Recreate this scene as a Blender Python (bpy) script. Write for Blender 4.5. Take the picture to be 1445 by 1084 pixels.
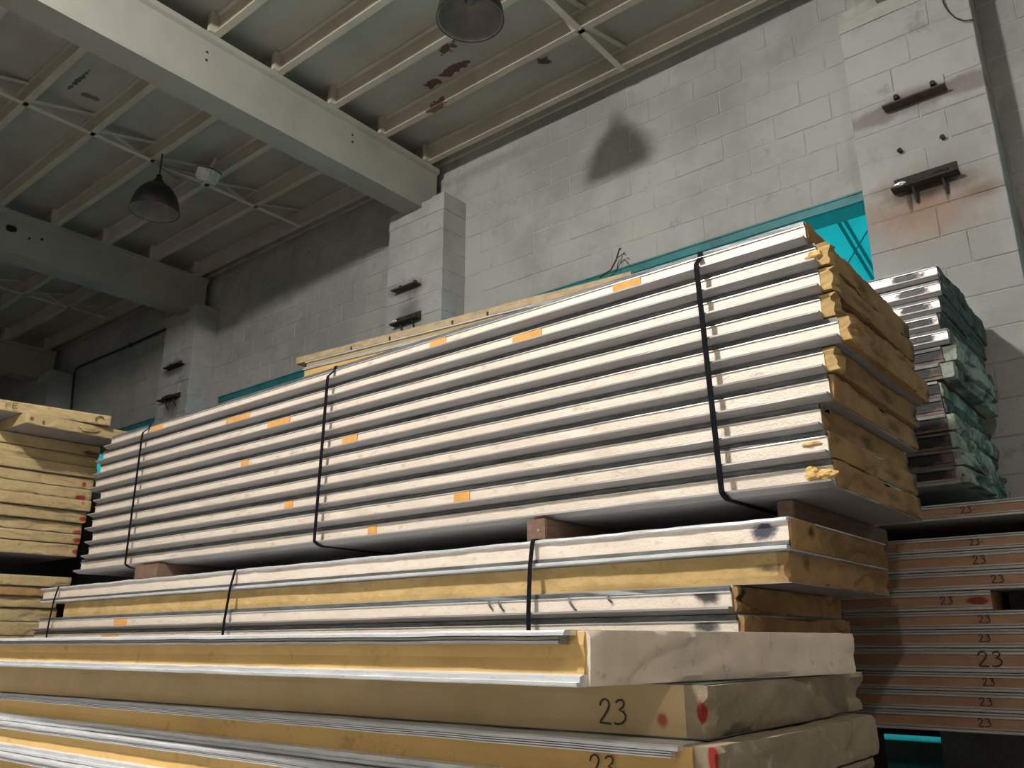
import bpy, bmesh, math, random
from mathutils import Vector, Matrix, noise
D = bpy.data
for o in list(D.objects): D.objects.remove(o, do_unlink=True)
SC = bpy.context.scene
COL = SC.collection
# Units are metres.  The origin is the photographer's eye; the wall is the plane y = 5.3, the floor lies 0.62 below.
FLOOR = -0.62
WY = 5.3          # face of the block wall
PY = 5.0          # face of the pillars
# ------------------------------------------------------------------ camera
F_PX, PITCH, YAW, ROLL = 1183.36, .300919, .685580, -.002547
cf = Vector((-math.sin(YAW)*math.cos(PITCH), math.cos(YAW)*math.cos(PITCH), math.sin(PITCH)))
cr = Vector((math.cos(YAW), math.sin(YAW), 0)); cu = cr.cross(cf)
r2 = cr*math.cos(ROLL)+cu*math.sin(ROLL); u2 = -cr*math.sin(ROLL)+cu*math.cos(ROLL)
cam = D.cameras.new('camera'); camo = D.objects.new('camera', cam); COL.objects.link(camo)
cam.sensor_fit = 'HORIZONTAL'; cam.sensor_width = 36; cam.lens = 36*F_PX/1445; cam.clip_start = .02; cam.clip_end = 200
m = Matrix((r2, u2, -cf)).transposed().to_4x4(); camo.matrix_world = m
SC.camera = camo
def at(px, py, y=None, x=None, z=None):
    """survey helper: the point of a wall / floor / end plane seen at a spot of the photograph"""
    d = cf + r2*((px-722.5)/F_PX) - u2*((py-542)/F_PX)
    s = y/d.y if y is not None else (x/d.x if x is not None else z/d.z)
    return d*s
# ------------------------------------------------------------------ world, sun, lamps, exposure
SC.view_settings.view_transform = 'Standard'; SC.view_settings.look = 'None'
SC.view_settings.gamma = 1; SC.view_settings.use_curve_mapping = False
SC.view_settings.exposure = 0.28
w = D.worlds.new('world'); SC.world = w; w.use_nodes = True
bg = w.node_tree.nodes['Background']; bg.inputs[0].default_value = (.55, .75, 1, 1); bg.inputs[1].default_value = 1.0
sun = D.lights.new('sun', 'SUN'); sun.energy = 6.0; sun.angle = .02; sun.color = (1, .97, .9)
so = D.objects.new('sun', sun); COL.objects.link(so); so.rotation_euler = (math.radians(-64), math.radians(0), math.radians(8))
def lamp_light(name, loc, energy, color, radius):
    l = D.lights.new(name, 'POINT'); l.energy = energy; l.color = color; l.shadow_soft_size = radius
    o = D.objects.new(name, l); COL.objects.link(o); o.location = loc; return o
LAMPS = [(-2.75, -1.0), (1.5, -1.2), (-7.2, -1.0)]       # unseen: key lamp placed by its shadows, then two added fill lamps
LAMP_Z = 3.87; LIT_Z = 4.24
lamp_light('key_fill_light', (LAMPS[0][0], LAMPS[0][1], LIT_Z-.02), 1120, (1, .965, .915), .19)
lamp_light('key_fill_light', (LAMPS[1][0], LAMPS[1][1], LIT_Z+.02), 200, (1, .92, .82), .06)  # added room fill, warms the end faces on the right
lamp_light('key_fill_light', (LAMPS[2][0], LAMPS[2][1], LIT_Z+.02), 16, (1, .90, .78), .06)  # weak fill added for the left bay and its ceiling
# ------------------------------------------------------------------ materials
def NT(name):
    mt = D.materials.new(name); mt.use_nodes = True; nt = mt.node_tree
    b = nt.nodes['Principled BSDF']; return mt, nt, b
def N(nt, t, **kw):
    n = nt.nodes.new(t)
    for k, v in kw.items(): setattr(n, k, v)
    return n
def position(nt):
    for n in nt.nodes:
        if n.type == 'NEW_GEOMETRY': return n.outputs['Position']
    return N(nt, 'ShaderNodeNewGeometry').outputs['Position']
def scaled(nt, sc):
    v = N(nt, 'ShaderNodeVectorMath', operation='MULTIPLY'); nt.links.new(position(nt), v.inputs[0]); v.inputs[1].default_value = sc
    return v.outputs[0]
def noise_fac(nt, scale, detail=4, rough=.6, sc=None):
    n = N(nt, 'ShaderNodeTexNoise'); n.inputs['Scale'].default_value = scale; n.inputs['Detail'].default_value = detail
    n.inputs['Roughness'].default_value = rough
    nt.links.new(scaled(nt, sc) if sc else position(nt), n.inputs['Vector']); return n.outputs['Fac']
def ramp(nt, fac, a, b, smooth=True):
    r = N(nt, 'ShaderNodeMapRange'); r.interpolation_type = 'SMOOTHSTEP' if smooth else 'LINEAR'
    nt.links.new(fac, r.inputs[0]); r.inputs[1].default_value = a; r.inputs[2].default_value = b; return r.outputs[0]
def mix(nt, fac, a, b):
    mnode = N(nt, 'ShaderNodeMix', data_type='RGBA')
    for s, v in ((mnode.inputs[0], fac), (mnode.inputs[6], a), (mnode.inputs[7], b)):
        if hasattr(v, 'links'): nt.links.new(v, s)
        elif isinstance(v, (int, float)): s.default_value = v
        else: s.default_value = (*v, 1)
    return mnode.outputs[2]
def math_n(nt, op, a, b=0.0):
    n = N(nt, 'ShaderNodeMath', operation=op)
    for s, v in ((n.inputs[0], a), (n.inputs[1], b)):
        if hasattr(v, 'links'): nt.links.new(v, s)
        else: s.default_value = v
    return n.outputs[0]
def spots(nt, col, lst, nscale=14, nstr=.5):
    """stains with a place and a shape of their own: (centre, radii, colour, strength, edge)"""
    nf = noise_fac(nt, nscale, 5, .65)
    for c, r, cl, st, edge in lst:
        s = N(nt, 'ShaderNodeVectorMath', operation='SUBTRACT'); nt.links.new(position(nt), s.inputs[0]); s.inputs[1].default_value = c
        d = N(nt, 'ShaderNodeVectorMath', operation='DIVIDE'); nt.links.new(s.outputs[0], d.inputs[0]); d.inputs[1].default_value = r
        l = N(nt, 'ShaderNodeVectorMath', operation='LENGTH'); nt.links.new(d.outputs[0], l.inputs[0])
        q = math_n(nt, 'ADD', l.outputs['Value'], math_n(nt, 'MULTIPLY', math_n(nt, 'SUBTRACT', nf, .5), nstr*2))
        f = math_n(nt, 'MULTIPLY', ramp(nt, q, 1.0, 1.0-edge), st)
        col = mix(nt, f, col, cl)
    return col
def bump(nt, b, fac, strength, dist=.01):
    n = N(nt, 'ShaderNodeBump'); n.inputs['Strength'].default_value = strength; n.inputs['Distance'].default_value = dist
    nt.links.new(fac, n.inputs['Height']); nt.links.new(n.outputs[0], b.inputs['Normal'])
def mat(name, c1, c2=None, rough=.6, metal=0.0, nscale=6, nsc=None, lo=.35, hi=.7, bscale=60, bstr=.0, bdist=.004, st=None, stn=14, streak=None, spec=.5, c3=None, bsc=None, detail=5, stnoise=.5):
    mt, nt, b = NT(name)
    col = c1
    if c2: col = mix(nt, ramp(nt, noise_fac(nt, nscale, detail, .65, nsc), lo, hi), c1, c2)
    if c3: col = mix(nt, ramp(nt, noise_fac(nt, nscale*4.3, 4, .7, nsc), .58, .72), col, c3)
    if streak: col = mix(nt, math_n(nt, 'MULTIPLY', ramp(nt, noise_fac(nt, 1, 4, .6, streak[1]), .55, .75), streak[2]), col, streak[0])
    if st: col = spots(nt, col, st, stn, stnoise)
    if hasattr(col, 'links'): nt.links.new(col, b.inputs['Base Color'])
    else: b.inputs['Base Color'].default_value = (*col, 1)
    b.inputs['Roughness'].default_value = rough; b.inputs['Metallic'].default_value = metal
    b.inputs['Specular IOR Level'].default_value = spec
    if bstr: bump(nt, b, noise_fac(nt, bscale, 4, .6, bsc), bstr, bdist)
    return mt
def P(px, py, y=None, x=None, z=None): return tuple(at(px, py, y, x, z))
BLACK = (.012, .011, .012); SOOT = (.04, .033, .03); RUST = (.16, .085, .05); RED = (.27, .010, .012)
wall_spots = [
    (P(1302, 292, PY), (.50, .3, .34), (.26, .155, .10), .8, .95), (P(1385, 268, PY), (.22, .3, .07), (.17, .11, .08), .7, .9), (P(1250, 268, PY), (.2, .3, .06), (.2, .15, .12), .6, .9), (P(1310, 264, PY), (.34, .3, .11), SOOT, .92, .85),
    (P(1283, 280, PY), (.02, .3, .12), SOOT, .7, .6), (P(1336, 268, PY), (.02, .3, .10), SOOT, .7, .6),
    (P(1295, 138, PY), (.30, .3, .11), (.13, .09, .08), .75, .8), (P(1240, 165, PY), (.25, .3, .08), (.16, .13, .125), .7, .5), (P(1355, 120, PY), (.22, .3, .09), (.16, .125, .12), .7, .5),
    (P(580, 408, PY), (.26, .3, .12), (.10, .09, .08), .7, .8), (P(577, 440, PY), (.22, .3, .22), (.11, .10, .09), .7, .9), (P(556, 412, PY), (.16, .3, .09), (.16, .15, .14), .7, .9),
    (P(246, 520, PY), (.34, .3, .14), (.06, .05, .045), .8, .7), (P(241, 572, PY), (.22, .3, .16), (.07, .05, .04), .85, .8), (P(243, 590, PY), (.16, .3, .3), (.20, .13, .09), .6, .8),
    (P(690, 233, WY), (.9, .5, .09), (.2, .2, .19), .5, .8),
]
M = {}
M['block'] = mat('painted_block', (.385, .388, .367), (.275, .279, .265), rough=.75, nscale=1.1, bscale=38, bstr=.6, bdist=.006, st=wall_spots, stn=5, c3=(.27, .274, .255), spec=.25)
M['mortar'] = mat('painted_mortar', (.40, .40, .365), (.30, .30, .275), rough=.8, nscale=9, bscale=60, bstr=.3, st=wall_spots, stn=5, spec=.2)
M['deck'] = mat('painted_deck', (.42, .415, .365), (.34, .33, .29), rough=.7, nscale=1.3, bscale=14, bstr=.12, spec=.3, stn=15, stnoise=1.7,
                st=[(P(629, 68, z=4.68), (.10, .06, .3), (.12, .062, .048), .95, .12), (P(640, 98, z=4.68), (.16, .05, .3), (.12, .062, .048), .95, .12), (P(610, 118, z=4.68), (.09, .05, .3), (.12, .06, .045), .95, .15), (P(768, 87, z=4.68), (.05, .05, .3), SOOT, .9, .2), (P(112, 112, z=4.68), (.20, .02, .3), (.07, .06, .05), .9, .2), (P(126, 136, z=4.68), (.05, .07, .3), (.10, .09, .08), .8, .35)])
M['purlin'] = mat('painted_purlin', (.50, .455, .375), (.42, .375, .305), rough=.6, nscale=1.8, bscale=25, bstr=.12, spec=.35, c3=(.46, .42, .34), stn=16, stnoise=.9,
                  st=[(P(612, 148, z=4.5), (.12, .10, .1), (.13, .07, .05), .9, .15)])
M['beam'] = mat('painted_beam', (.335, .325, .285), (.28, .272, .236), rough=.6, nscale=1.5, bscale=20, bstr=.1, spec=.3,
                st=[(P(293, 73, x=-5.2), (.1, .014, .014), BLACK, 1, .3), (P(292, 84, x=-5.2), (.1, .014, .014), BLACK, 1, .3), (P(498, 190, x=-5.2), (.1, .014, .014), BLACK, 1, .3), (P(498, 200, x=-5.2), (.1, .014, .014), BLACK, 1, .3),
                    (P(18, 322, x=-9.3), (.1, .07, .05), BLACK, 1, .3), (P(42, 336, x=-9.3), (.1, .018, .018), BLACK, 1, .3), (P(60, 337, x=-9.3), (.1, .018, .018), BLACK, 1, .3)])
M['bridging'] = mat('pale_steel_paint', (.58, .555, .47), (.47, .45, .38), rough=.6, nscale=3, bscale=20, bstr=.1, spec=.3)
M['parge'] = mat('trowelled_render', (.39, .39, .362), (.31, .312, .29), rough=.8, nscale=3, bscale=9, bstr=.5, bdist=.012, bsc=(1, 1, 5), spec=.2, st=wall_spots, stn=5)
M['concrete'] = mat('concrete_floor', (.34, .32, .30), (.25, .24, .225), rough=.7, nscale=2, bscale=40, bstr=.2)
M['teal_paint'] = mat('teal_paint', (.03, .20, .21), (.02, .13, .14), rough=.5, nscale=4, bscale=30, bstr=.1)
M['shade'] = mat('dark_enamel', (.016, .0155, .015), (.028, .026, .024), rough=.45, nscale=8)
M['lining'] = mat('shade_darkened_enamel', (.24, .21, .19), (.17, .15, .135), rough=.5, nscale=10)  # white enamel darkened for the shade inside the dome
M['white_box'] = mat('white_enamel', (.62, .64, .60), (.5, .52, .48), rough=.5, nscale=12)
M['rust'] = mat('rusty_steel', (.055, .042, .036), (.10, .06, .045), rough=.75, metal=.3, nscale=25, bscale=120, bstr=.3)
M['soot'] = mat('sooty_steel', (.018, .016, .015), (.04, .03, .025), rough=.85, nscale=30, bscale=120, bstr=.4)
M['wire'] = mat('black_cable', (.02, .02, .022), rough=.5)
M['strap'] = mat('black_strap', (.003, .0035, .006), (.006, .007, .011), rough=.8, nscale=30, spec=.1)
M['silver'] = mat('bright_galvanised', (.80, .82, .84), (.64, .66, .69), rough=.36, metal=.45, nscale=4, nsc=(2, 20, 20), bscale=40, bstr=.12, c3=(.38, .39, .40))
M['lip_bright'] = mat('folded_steel_lip', (.84, .85, .88), (.70, .71, .74), rough=.4, metal=.25, nscale=4, nsc=(1, 30, 30), bscale=40, bstr=.1)
M['lip'] = mat('grey_skin', (.33, .315, .305), (.27, .255, .248), rough=.5, metal=.25, nscale=3, nsc=(1, 25, 25), bscale=30, bstr=.1, c3=(.25, .235, .22))
M['darkstrip'] = mat('dirty_shaded_flange', (.17, .175, .172), (.07, .07, .068), rough=.5, metal=.45, nscale=8, nsc=(1, 10, 10), bscale=60, bstr=.4, c3=(.26, .26, .25))  # dirty metal, with the shade under the lip above painted in
foil_st = [(P(1077, 750, 2.41), (.055, .1, .034), (.015, .018, .05), .97, .55), (P(998, 838, 2.4), (.06, .1, .045), BLACK, .97, .6), (P(998, 884, 2.4), (.06, .1, .03), (.03, .035, .03), .95, .7)]
M['foil'] = mat('cream_foil', (.76, .665, .565), (.685, .585, .485), rough=.42, metal=.12, nscale=5, nsc=(1, 1, 4), bscale=150, bstr=.6, bdist=.004, c3=(.66, .56, .48), st=foil_st, stn=30, streak=((.35, .27, .2), (14, 5, 40), .55))
fb = M['foil'].node_tree.nodes['Principled BSDF']; fb.inputs['Coat Weight'].default_value = .5; fb.inputs['Coat Roughness'].default_value = .16
M['patch'] = mat('orange_foam', (.66, .33, .085), (.56, .26, .06), rough=.8, nscale=14, bscale=150, bstr=.3)
reds = [(P(46, 591, x=-5.95), (.1, .02, .02), (.16, .08, .04), .8, .6), (P(63, 596, x=-5.95), (.1, .012, .022), (.05, .03, .02), .8, .5), (P(30, 640, x=-6.27), (.1, .09, .03), (.12, .10, .06), .6, .9), (P(937, 1015, 1.5), (.016, .08, .02), RED, .8, .7), (P(990, 1006, 1.5), (.010, .022, .022), RED, .9, .35), (P(936, 1082, 1.42), (.014, .05, .02), RED, .8, .7), (P(1000, 1074, 1.42), (.012, .05, .03), RED, .9, .35),
        (P(1233, 1028, x=-.80), (.05, .03, .022), RED, .9, .35)]
for (a, b_, ry) in ((118, 684, .02), (112, 703, .05), (113, 712, .018), (116, 733, .045), (110, 751, .045), (110, 763, .045), (109, 779, .05), (128, 640, .08)):
    reds.append((P(a, b_, x=-6.27), (.08, ry, .022), RED if ry < .07 else (.11, .03, .025), .9, .5))
mould = []
random.seed(8)
for i in range(10):
    z = .44+.0871*(9.5-i); mould.append(((-.78, 3.42, z+random.uniform(-.02, .02)), (.2, random.uniform(.05, .12), .05), (.035, .033, .025), .75, .8))
    mould.append(((-.8, random.uniform(2.7, 3.2), z), (.2, random.uniform(.08, .2), random.uniform(.02, .04)), (.10, .05, .025), .6, .8))
foam_st = mould + reds + [(P(1084, 802, 2.41), (.05, .1, .02), (.03, .03, .02), .8, .9), (P(1066, 860, 2.44), (.05, .06, .04), BLACK, .7, .6), (P(1131, 752, x=-.95), (.1, .04, .03), (.06, .035, .02), .9, .7), (P(1160, 795, x=-.9), (.1, .04, .04), (.04, .03, .02), .8, .7), (P(1036, 841, x=-1.13), (.1, .03, .035), BLACK, .9, .6)]
M['foam'] = mat('aged_shaded_foam', (.37, .225, .10), (.25, .145, .068), rough=.85, nscale=5, bscale=70, bstr=.5, bdist=.008, c3=(.28, .17, .085), st=foam_st, stn=22, spec=.15)  # aged foam browned further, the shade on the ends is in the colour
M['foam_yellow'] = mat('yellow_foam_edge', (.50, .35, .155), (.39, .265, .11), rough=.85, nscale=6, bscale=60, bstr=.5, c3=(.35, .22, .08), nsc=(1, 1, 2), st=[(P(1084, 802, 2.43), (.06, .1, .02), (.03, .03, .02), .85, .9), (P(800, 845, 2.43), (.3, .1, .02), (.30, .17, .06), .6, .9), (P(920, 830, 2.43), (.2, .1, .02), (.32, .18, .06), .6, .9)], stn=24, spec=.15)
M['foam_gold'] = mat('golden_foam', (.68, .455, .175), (.58, .38, .145), rough=.8, nscale=4, bscale=90, bstr=.25, spec=.2, c3=(.5, .31, .12))
M['foam_tan'] = mat('tan_foam_face', (.60, .45, .25), (.51, .38, .205), rough=.75, nscale=3.5, bscale=60, bstr=.15, st=reds, stn=30, spec=.2)
M['foam_pale'] = mat('pale_cut_foam', (.42, .32, .165), (.345, .26, .13), rough=.85, nscale=5, bscale=50, bstr=.45, bdist=.008, st=reds, stn=22, c3=(.29, .20, .105), spec=.15)
M['foam_grey'] = mat('greyed_cut_foam', (.31, .255, .175), (.245, .20, .14), rough=.85, nscale=4, bscale=45, bstr=.45, bdist=.008, st=reds, stn=30, c3=(.44, .36, .24), spec=.15)
M['paper_end'] = mat('beige_end_paper', (.78, .665, .54), (.68, .57, .46), rough=.7, nscale=7, bscale=35, bstr=.4, spec=.2, c3=(.52, .43, .35), bsc=(1, 1, .4))
M['foil_brown'] = mat('copper_foil', (.46, .27, .17), (.36, .205, .125), rough=.42, metal=.3, nscale=6, nsc=(1, 1, 3), bscale=80, bstr=.25, c3=(.50, .30, .18),
                      st=[(P(1378, 848, 4.0), (.055, .1, .02), (.22, .015, .015), .95, .4)])
M['steel_dull'] = mat('dull_steel_skin', (.66, .635, .615), (.48, .46, .445), rough=.4, metal=.5, nscale=4, nsc=(1, 30, 30), bscale=40, bstr=.1)
blk = []
random.seed(5)
for i in range(13):
    z = 4.0*(.421-.0197*(i+.5))
    blk.append(((-.86+random.uniform(-.02, .02)-(.0 if i < 8 else .04), 4.0, z), (.10 if i < 5 else .12, .2, .042), BLACK, 1.0, .5))
M['foil_stained'] = mat('stained_foil', (.62, .58, .55), (.45, .40, .37), rough=.35, metal=.6, nscale=6, bscale=90, bstr=.4, st=blk, stn=25)
M['foil_burnt'] = mat('browned_foil', (.16, .11, .085), (.10, .07, .055), rough=.55, metal=.3, nscale=9, bscale=90, bstr=.4, st=blk, stn=25, c3=(.24, .15, .11))
M['foam_mould'] = mat('mouldy_pale_foam', (.36, .39, .33), (.12, .135, .115), rough=.9, nscale=6, bscale=40, bstr=.6, bdist=.012, c3=(.02, .021, .02), spec=.15, lo=.4, hi=.6)
M['foam_black'] = mat('blackened_foam', (.13, .137, .13), (.04, .041, .04), rough=.9, nscale=7, bscale=40, bstr=.6, bdist=.012, c3=(.2, .22, .2), spec=.15)
M['wood'] = mat('rough_timber', (.17, .098, .062), (.11, .06, .04), rough=.75, nscale=6, nsc=(6, 1, 12), bscale=30, bstr=.3)
M['old_wood'] = mat('weathered_board', (.47, .36, .21), (.33, .25, .15), rough=.8, nscale=5, nsc=(2, 6, 6), bscale=40, bstr=.4, c3=(.15, .11, .07))
M['ink'] = mat('black_marker', (.02, .018, .016), rough=.6)
M['ink_brown'] = mat('brown_marker', (.06, .022, .016), rough=.6)
M['nail'] = mat('shiny_nail', (.85, .87, .9), rough=.25, metal=.9)
for TN, TK, TC in (('teal_fibreglass', 'teal_sheet', ((.085, .50, .52), (.095, .55, .565))), ('light_boost_fibreglass', 'teal_curtain', ((.16, .78, .80), (.18, .84, .85)))):  # curtain copy is paler so that more teal light comes inside
    mt, nt, b = NT(TN)
    nt.nodes.remove(b); tr = N(nt, 'ShaderNodeBsdfTranslucent'); df = N(nt, 'ShaderNodeBsdfDiffuse'); mx = N(nt, 'ShaderNodeMixShader')
    c = mix(nt, ramp(nt, noise_fac(nt, 3, 3), .3, .7), TC[0], TC[1]); nt.links.new(c, tr.inputs[0]); nt.links.new(c, df.inputs[0]); mx.inputs[0].default_value = .35
    nt.links.new(tr.outputs[0], mx.inputs[1]); nt.links.new(df.outputs[0], mx.inputs[2]); nt.links.new(mx.outputs[0], nt.nodes['Material Output'].inputs[0])
    M[TK] = mt
# ------------------------------------------------------------------ building helpers
def link(name, me, m, parent=None, smooth=False):
    o = D.objects.new(name, me); COL.objects.link(o)
    if m and not me.materials: me.materials.append(M[m] if isinstance(m, str) else m)
    if parent: o.parent = parent
    if smooth:
        for p in me.polygons: p.use_smooth = True
    return o
def done(bm, name):
    bmesh.ops.recalc_face_normals(bm, faces=bm.faces); me = D.meshes.new(name); bm.to_mesh(me); bm.free(); return me
def tag(o, label=None, cat=None, group=None, kind=None):
    if label: o['label'] = label
    if cat: o['category'] = cat
    if group: o['group'] = group
    if kind: o['kind'] = kind
    return o
def empty(name, loc, rz=0.0):
    o = D.objects.new(name, None); COL.objects.link(o); o.empty_display_size = .05; o.location = loc; o.rotation_euler.z = rz; return o
def add_box(bm, x0, x1, y0, y1, z0, z1, mtx=None):
    v = [bm.verts.new((x, y, z)) for x in (x0, x1) for y in (y0, y1) for z in (z0, z1)]
    for f in ((0, 1, 3, 2), (4, 6, 7, 5), (0, 4, 5, 1), (2, 3, 7, 6), (0, 2, 6, 4), (1, 5, 7, 3)): bm.faces.new([v[i] for i in f])
    if mtx: bmesh.ops.transform(bm, matrix=mtx, verts=v)
    return v
def box_obj(name, dims, m, parent=None, bevel=0.0):
    bm = bmesh.new(); add_box(bm, *dims)
    if bevel: bmesh.ops.bevel(bm, geom=bm.edges[:], offset=bevel, segments=1, affect='EDGES')
    return link(name, done(bm, name), m, parent)
def extrude_x(bm, poly, x0, x1, nx, warp=None, shear=0.0):
    """closed (y, z) outline swept along x in nx steps; warp(x, y, z) -> (dx, dy, dz)"""
    rows = []
    for i in range(nx+1):
        x = x0+(x1-x0)*i/nx; r = []
        for (y, z) in poly:
            d = warp(x, y, z) if warp else (0, 0, 0)
            r.append(bm.verts.new((x+shear*y+d[0], y+d[1], z+d[2])))
        rows.append(r)
    n = len(poly)
    for a, b_ in zip(rows, rows[1:]):
        for j in range(n): bm.faces.new((a[j], a[(j+1) % n], b_[(j+1) % n], b_[j]))
    bm.faces.new(rows[0]); bm.faces.new(rows[-1][::-1])
def sweep(bm, pts, r, seg=6, closed=False):
    """round bar through points"""
    pts = [Vector(p) for p in pts]; rings = []
    for i, p in enumerate(pts):
        t = (pts[min(i+1, len(pts)-1)]-pts[max(i-1, 0)]).normalized()
        up = Vector((0, 0, 1)) if abs(t.z) < .95 else Vector((1, 0, 0))
        a = t.cross(up).normalized(); b_ = t.cross(a)
        rings.append([bm.verts.new(p+(a*math.cos(k*2*math.pi/seg)+b_*math.sin(k*2*math.pi/seg))*r) for k in range(seg)])
    for q, s in zip(rings, rings[1:]):
        for k in range(seg): bm.faces.new((q[k], q[(k+1) % seg], s[(k+1) % seg], s[k]))
    bm.faces.new(rings[0]); bm.faces.new(rings[-1][::-1])
def bar(bm, p, q, wd, th, up=(1, 0, 0)):
    """flat bar from p to q"""
    p = Vector(p); q = Vector(q); t = (q-p).normalized(); a = Vector(up); a = (a-t*a.dot(t)).normalized(); b_ = t.cross(a)
    vs = [[bm.verts.new(c+a*s*wd/2+b_*u*th/2) for s, u in ((-1, -1), (1, -1), (1, 1), (-1, 1))] for c in (p, q)]
    for k in range(4): bm.faces.new((vs[0][k], vs[0][(k+1) % 4], vs[1][(k+1) % 4], vs[1][k]))
    bm.faces.new(vs[0]); bm.faces.new(vs[1][::-1])
def lathe(bm, prof, seg=32):
    rows = [[bm.verts.new((r*math.cos(k*2*math.pi/seg), r*math.sin(k*2*math.pi/seg), z)) for k in range(seg)] for r, z in prof]
    for a, b_ in zip(rows, rows[1:]):
        for k in range(seg): bm.faces.new((a[k], a[(k+1) % seg], b_[(k+1) % seg], b_[k]))
    if prof[0][0] > 1e-4 and prof[0] != prof[-1]: bm.faces.new(rows[0]); bm.faces.new(rows[-1][::-1])
def nz(x, y=0.0, z=0.0): return noise.noise(Vector((x, y, z)))
# ------------------------------------------------------------------ the setting: wall, floor, ceiling
CEIL = 4.68; X0, X1, YF = -17.0, 5.0, -5.0
OPEN = [(-13.0, -9.85), (-8.93, -5.65), (-4.70, -1.25), (-.22, .75)]; LINT = 2.87
bm = bmesh.new()
add_box(bm, X0, X1, WY+.004, WY+.2, LINT, CEIL)
add_box(bm, OPEN[0][0], OPEN[0][1], WY+.004, WY+.2, FLOOR, 2.25)
add_box(bm, OPEN[1][0], OPEN[1][1], WY+.004, WY+.2, FLOOR, 2.3)  # second bay filled to a high sill to hold back teal light
add_box(bm, OPEN[2][0], OPEN[2][1], WY+.06, WY+.2, FLOOR, -.527)
xs = [X0] + [v for o in OPEN for v in o] + [X1]
for a, b_ in zip(xs[0::2], xs[1::2]): add_box(bm, a, b_, WY+.004, WY+.2, FLOOR, LINT)
wall = tag(link('wall_back', done(bm, 'wall_back'), 'mortar'), 'white painted concrete block wall with tall openings between its pillars', None, None, 'structure')
CH, BL = .2032, .4064
def block_mesh(wd, dp, seed, h=CH):
    random.seed(seed); g = .003; bv = .0045
    bm = bmesh.new()
    v = add_box(bm, g, wd-g, 0, dp, g, h-g)
    bmesh.ops.bevel(bm, geom=[e for e in bm.edges if all(abs(q.co.y) < 1e-6 for q in e.verts)], offset=bv, segments=1, affect='EDGES')
    for q in bm.verts:
        if q.co.y < 1e-6: q.co += Vector((random.uniform(-.002, .002), random.uniform(-.002, .003), random.uniform(-.002, .002)))
    return done(bm, 'concrete_block')
BM = {}
def block(x, y, z, wd, dp, parent, h=CH):
    k = (round(wd, 3), round(dp, 3), random.randrange(3), round(h, 3))
    if k not in BM:
        s = random.getstate(); BM[k] = block_mesh(wd, dp, hash(k) % 1000, h); random.setstate(s)
        BM[k].materials.append(M['block'])
    o = D.objects.new('concrete_block', BM[k]); COL.objects.link(o); o.location = (x, y, z); o.parent = parent
    return o
random.seed(3)
def course_run(xa, xb, z, row, y, parent, h=CH):
    x = xa - (BL/2 if row % 2 else 0)
    while x < xb-.01:
        a, b_ = max(x, xa), min(x+BL, xb)
        if b_-a > .03: block(a, y+random.uniform(-.002, .002), z, b_-a, .03, parent, h)
        x += BL
for row in range(9):                                   # above the openings of the two bays in view
    z = LINT+row*CH; h = min(CH, CEIL-z)
    course_run(-4.905, -1.255, z, row, WY, wall, h); course_run(-9.125, -5.65, z, row, WY, wall, h)
    course_run(-.49, .35, z, row+1, WY, wall, h)
for row in range(1, 8): course_run(-.49, -.22, LINT-row*CH, row+1, WY, wall)
bm = bmesh.new()                                       # blocks of the far bays, too small to tell apart
for row in range(9):
    z = LINT+row*CH; x = -16.8-(BL/2 if row % 2 else 0)
    while x < -9.9:
        add_box(bm, x+.004, x+BL-.004, WY-.001, WY+.03, z+.004, min(z+CH, CEIL)-.004); x += BL
for row in range(1, 18):
    z = LINT-row*CH
    for a, b_ in ((-9.125, -8.93), (-4.905, -4.70), (-13.3, -13.0)): add_box(bm, a+.004, b_-.004, WY-.001, WY+.03, max(z, FLOOR)+.004, z+CH-.004)
tag(link('concrete_block', done(bm, 'blocks'), 'block', wall), kind='stuff')
def pillar(xa, xb, label, single):
    p = tag(empty('pillar', ((xa+xb)/2, PY, FLOOR)), label, None, None, 'structure')
    bm = bmesh.new(); add_box(bm, xa+.006, xb-.006, PY+.006, WY+.15, FLOOR, 4.05)
    c = link('mortar_core', done(bm, 'core'), 'mortar', p); c.location = -p.location
    rows = int((LINT+6*CH-FLOOR)/CH)
    for r in range(-13, 5):
        z = LINT+r*CH
        if not single: continue
        cut = (xb-xa)*(.52 if r % 2 else .36 if r % 4 else .7)
        for a, wd in ((xa, cut), (xa+cut, xb-xa-cut)):
            o = block(a, PY+random.uniform(-.002, .002), z, wd, WY-PY, p); o.location -= p.location
    z = LINT+5*CH
    bm = bmesh.new()                                   # trowelled head of the pillar with the beam pocket
    v = add_box(bm, xa, xb-.16, PY, WY, z, 3.985); v2 = add_box(bm, xb-.16, xb, PY, WY, z, 4.06)
    bmesh.ops.subdivide_edges(bm, edges=bm.edges[:], cuts=2, use_grid_fill=True)
    for q in bm.verts: q.co.y += .006*nz(q.co.x*9, q.co.z*11, xa)
    c = link('rendered_head', done(bm, 'head'), 'parge', p); c.location = -p.location
    if not single:
        bm = bmesh.new()
        for r in range(-17, 5):
            z = LINT+r*CH
            for a, b_ in ((xa, xa+.38), (xa+.38, xb)): add_box(bm, a+.003, b_-.003, PY, WY, max(z, FLOOR)+.003, z+CH-.003)
        c = tag(link('concrete_block', done(bm, 'blocks'), 'block', p), kind='stuff'); c.location = -p.location
    return p
pillar(-1.255, -.49, 'block pillar at the right with two brackets and a brown smoke stain', True)
pillar(-5.65, -4.905, 'block pillar between the two bays, its side lit blue-green', True)
pillar(-9.85, -9.125, 'dim block pillar left of the big bundle with sooty brackets', True)
pillar(-14.0, -13.25, 'farthest block pillar in the dark corner, beyond the conduit', False)
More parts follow.
